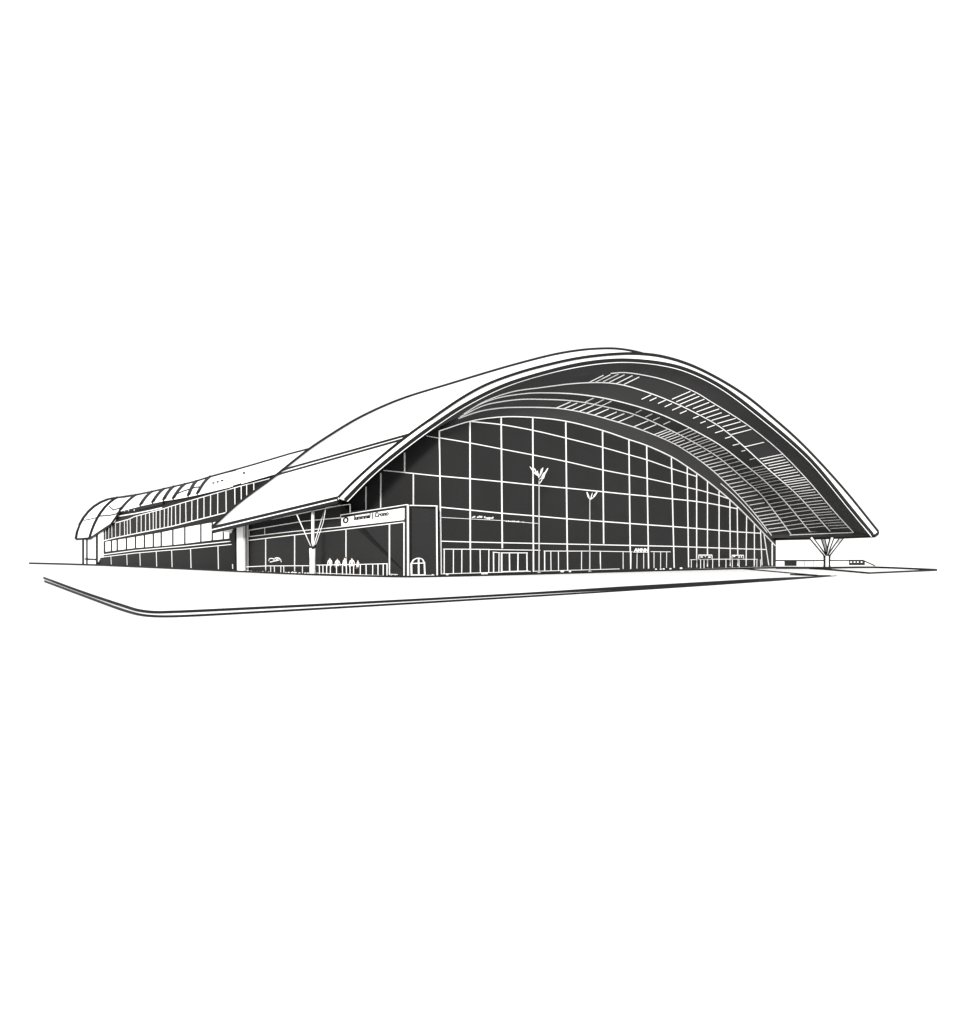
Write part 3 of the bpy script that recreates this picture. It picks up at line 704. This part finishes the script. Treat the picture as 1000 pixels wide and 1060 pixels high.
# ================================================================== PEOPLE
def person(px, pl, height, yaw, arm, label):
    g = pl(px, HY); g.z = 0
    s = height / 1.75
    V_ = [(0, 0, .95, .15), (0, 0, 1.15, .12), (0, 0, 1.38, .135), (0, 0, 1.5, .07), (0, 0, 1.56, .06), (0, .01, 1.64, .1), (0, .005, 1.71, .075)]
    E_ = [(0, 1), (1, 2), (2, 3), (3, 4), (4, 5), (5, 6)]
    for sx in (-1, 1):
        i = len(V_); fw = arm if sx > 0 else -.05
        V_ += [(sx * .17, 0, 1.42, .055), (sx * .25, -.02, 1.14, .042), (sx * .25, -.06 - .25 * max(fw, 0), .92 + .2 * max(fw, 0), .033), (sx * .25, -.08 - .3 * max(fw, 0), .83 + .22 * max(fw, 0), .036)]
        E_ += [(2, i), (i, i + 1), (i + 1, i + 2), (i + 2, i + 3)]
        j = len(V_)
        V_ += [(sx * .1, 0, .86, .095), (sx * .11, -.02, .48, .065), (sx * .11, .02, .09, .045), (sx * .12, -.14, .04, .04)]
        E_ += [(0, j), (j, j + 1), (j + 1, j + 2), (j + 2, j + 3)]
    me = bpy.data.meshes.new('person'); me.from_pydata([Vector(v[:3]) for v in V_], E_, []); o = bpy.data.objects.new('person', me); C.objects.link(o)
    md = o.modifiers.new('skin', 'SKIN'); o.modifiers.new('sub', 'SUBSURF').levels = 1
    for k, v in enumerate(me.skin_vertices[0].data): v.radius = (V_[k][3] * (1.05 if k in (1, 2) else 1), V_[k][3] * (.75 if k in (1, 2) else 1)); v.use_root = (k == 0)
    bpy.context.view_layer.update()
    m2 = bpy.data.meshes.new_from_object(o.evaluated_get(bpy.context.evaluated_depsgraph_get()))
    bpy.data.objects.remove(o)
    bm = bmesh.new(); bm.from_mesh(m2); bpy.data.meshes.remove(m2)
    nb = len(bm.faces)
    for sx in (-1, 1):                                               # fingers and thumb
        fw = max(arm, 0) if sx > 0 else 0
        h = Vector((sx * .25, -.08 - .3 * fw, .82 + .22 * fw))
        for k in range(4): add_tube(bm, [h + Vector((0, -.025 + k * .017, -.01)), h + Vector((-sx * .005, -.03 + k * .018, -.06)), h + Vector((-sx * .02, -.03 + k * .018, -.085 - .012 * (k in (1, 2))))], [.009, .008, .006], 5)
        add_tube(bm, [h + Vector((-sx * .01, -.03, .02)), h + Vector((-sx * .03, -.055, -.02)), h + Vector((-sx * .035, -.06, -.045))], [.01, .009, .007], 5)
    nose = [Vector((0, -.09, 1.655)), Vector((0, -.118, 1.625)), Vector((0, -.09, 1.615))]
    add_tube(bm, nose, [.01, .015, .01], 5)
    bm.faces.ensure_lookup_table()
    for f in bm.faces:
        c = f.calc_center_median()
        f.material_index = 0 if c.z > 1.52 or (abs(c.x) > .2 and c.z < 1.0 and c.z > .6) else (1 if c.z > .93 else 2)
        f.smooth = True
    R = Matrix.Translation(g) @ Matrix.Rotation(yaw, 4, 'Z') @ Matrix.Scale(s, 4)
    bm.transform(R)
    p = obj('person', bm, [SKIN, WHITE, DARK]); hang(p, g); tag(p, label, 'person', 'people behind the railing')
    hb = bmesh.new(); bmesh.ops.create_uvsphere(hb, u_segments=12, v_segments=8, radius=.112, matrix=R @ Matrix.Translation((0, .022, 1.685)) @ Matrix.Diagonal((.95, 1, .8, 1)))
    obj('hair', hb, HAIR, p, True)
    return p
pp = LW.off(.8)
person(341.6, pp, 1.72, -.3, .2, 'person in a white top behind the railing, nearest the branching column')
person(349.4, pp, 1.64, .4, .6, 'person in a white top behind the railing, second from the column')
person(357, pp, 1.74, -.6, .1, 'person in a white top behind the railing, just left of the thin mullion')
person(364.4, pp, 1.70, .2, .5, 'person in a white top behind the railing, just right of the thin mullion')
person(370.6, pp, 1.5, -.9, .3, 'shorter person in white behind the railing, farthest from the column')

# ================================================================== LIGHT
el, az = math.radians(17), math.radians(189)                         # low, behind the viewer
w = bpy.data.worlds.new('World'); bpy.context.scene.world = w; w.use_nodes = True
nt = w.node_tree; bg = nt.nodes['Background']
sky = nt.nodes.new('ShaderNodeTexSky'); sky.sky_type = 'NISHITA'; sky.sun_disc = False
sky.sun_elevation = el; sky.sun_rotation = az; sky.dust_density = 4; sky.air_density = 1.2
mx = nt.nodes.new('ShaderNodeMix'); mx.data_type = 'RGBA'; mx.inputs['Factor'].default_value = .93
nt.links.new(sky.outputs['Color'], mx.inputs['A']); mx.inputs['B'].default_value = (6.6, 6.6, 6.6, 1)    # bright, even cloud
nt.links.new(mx.outputs['Result'], bg.inputs['Color']); bg.inputs['Strength'].default_value = .14
sl = bpy.data.lights.new('sun', 'SUN'); sl.energy = 2.6; sl.angle = math.radians(12); sl.color = (1, .985, .965)
so_ = bpy.data.objects.new('sun', sl); C.objects.link(so_)
sd = Vector((math.sin(az) * math.cos(el), math.cos(az) * math.cos(el), math.sin(el)))
so_.rotation_euler = sd.to_track_quat('Z', 'Y').to_euler(); so_.location = sd * 300

cam = bpy.data.cameras.new('camera'); co = bpy.data.objects.new('camera', cam); C.objects.link(co)
co.location = (0, 0, EYE); co.rotation_euler = (math.pi / 2, 0, 0)
cam.sensor_fit = 'HORIZONTAL'; cam.sensor_width = 36; cam.lens = F / 1000 * 36
cam.shift_y = (HY - 530) / 1000; cam.shift_x = 0; cam.clip_end = 9000; cam.clip_start = .1
S = bpy.context.scene; S.camera = co
S.view_settings.view_transform = 'Standard'; S.view_settings.look = 'None'
S.view_settings.exposure = EXPO; S.view_settings.gamma = 1
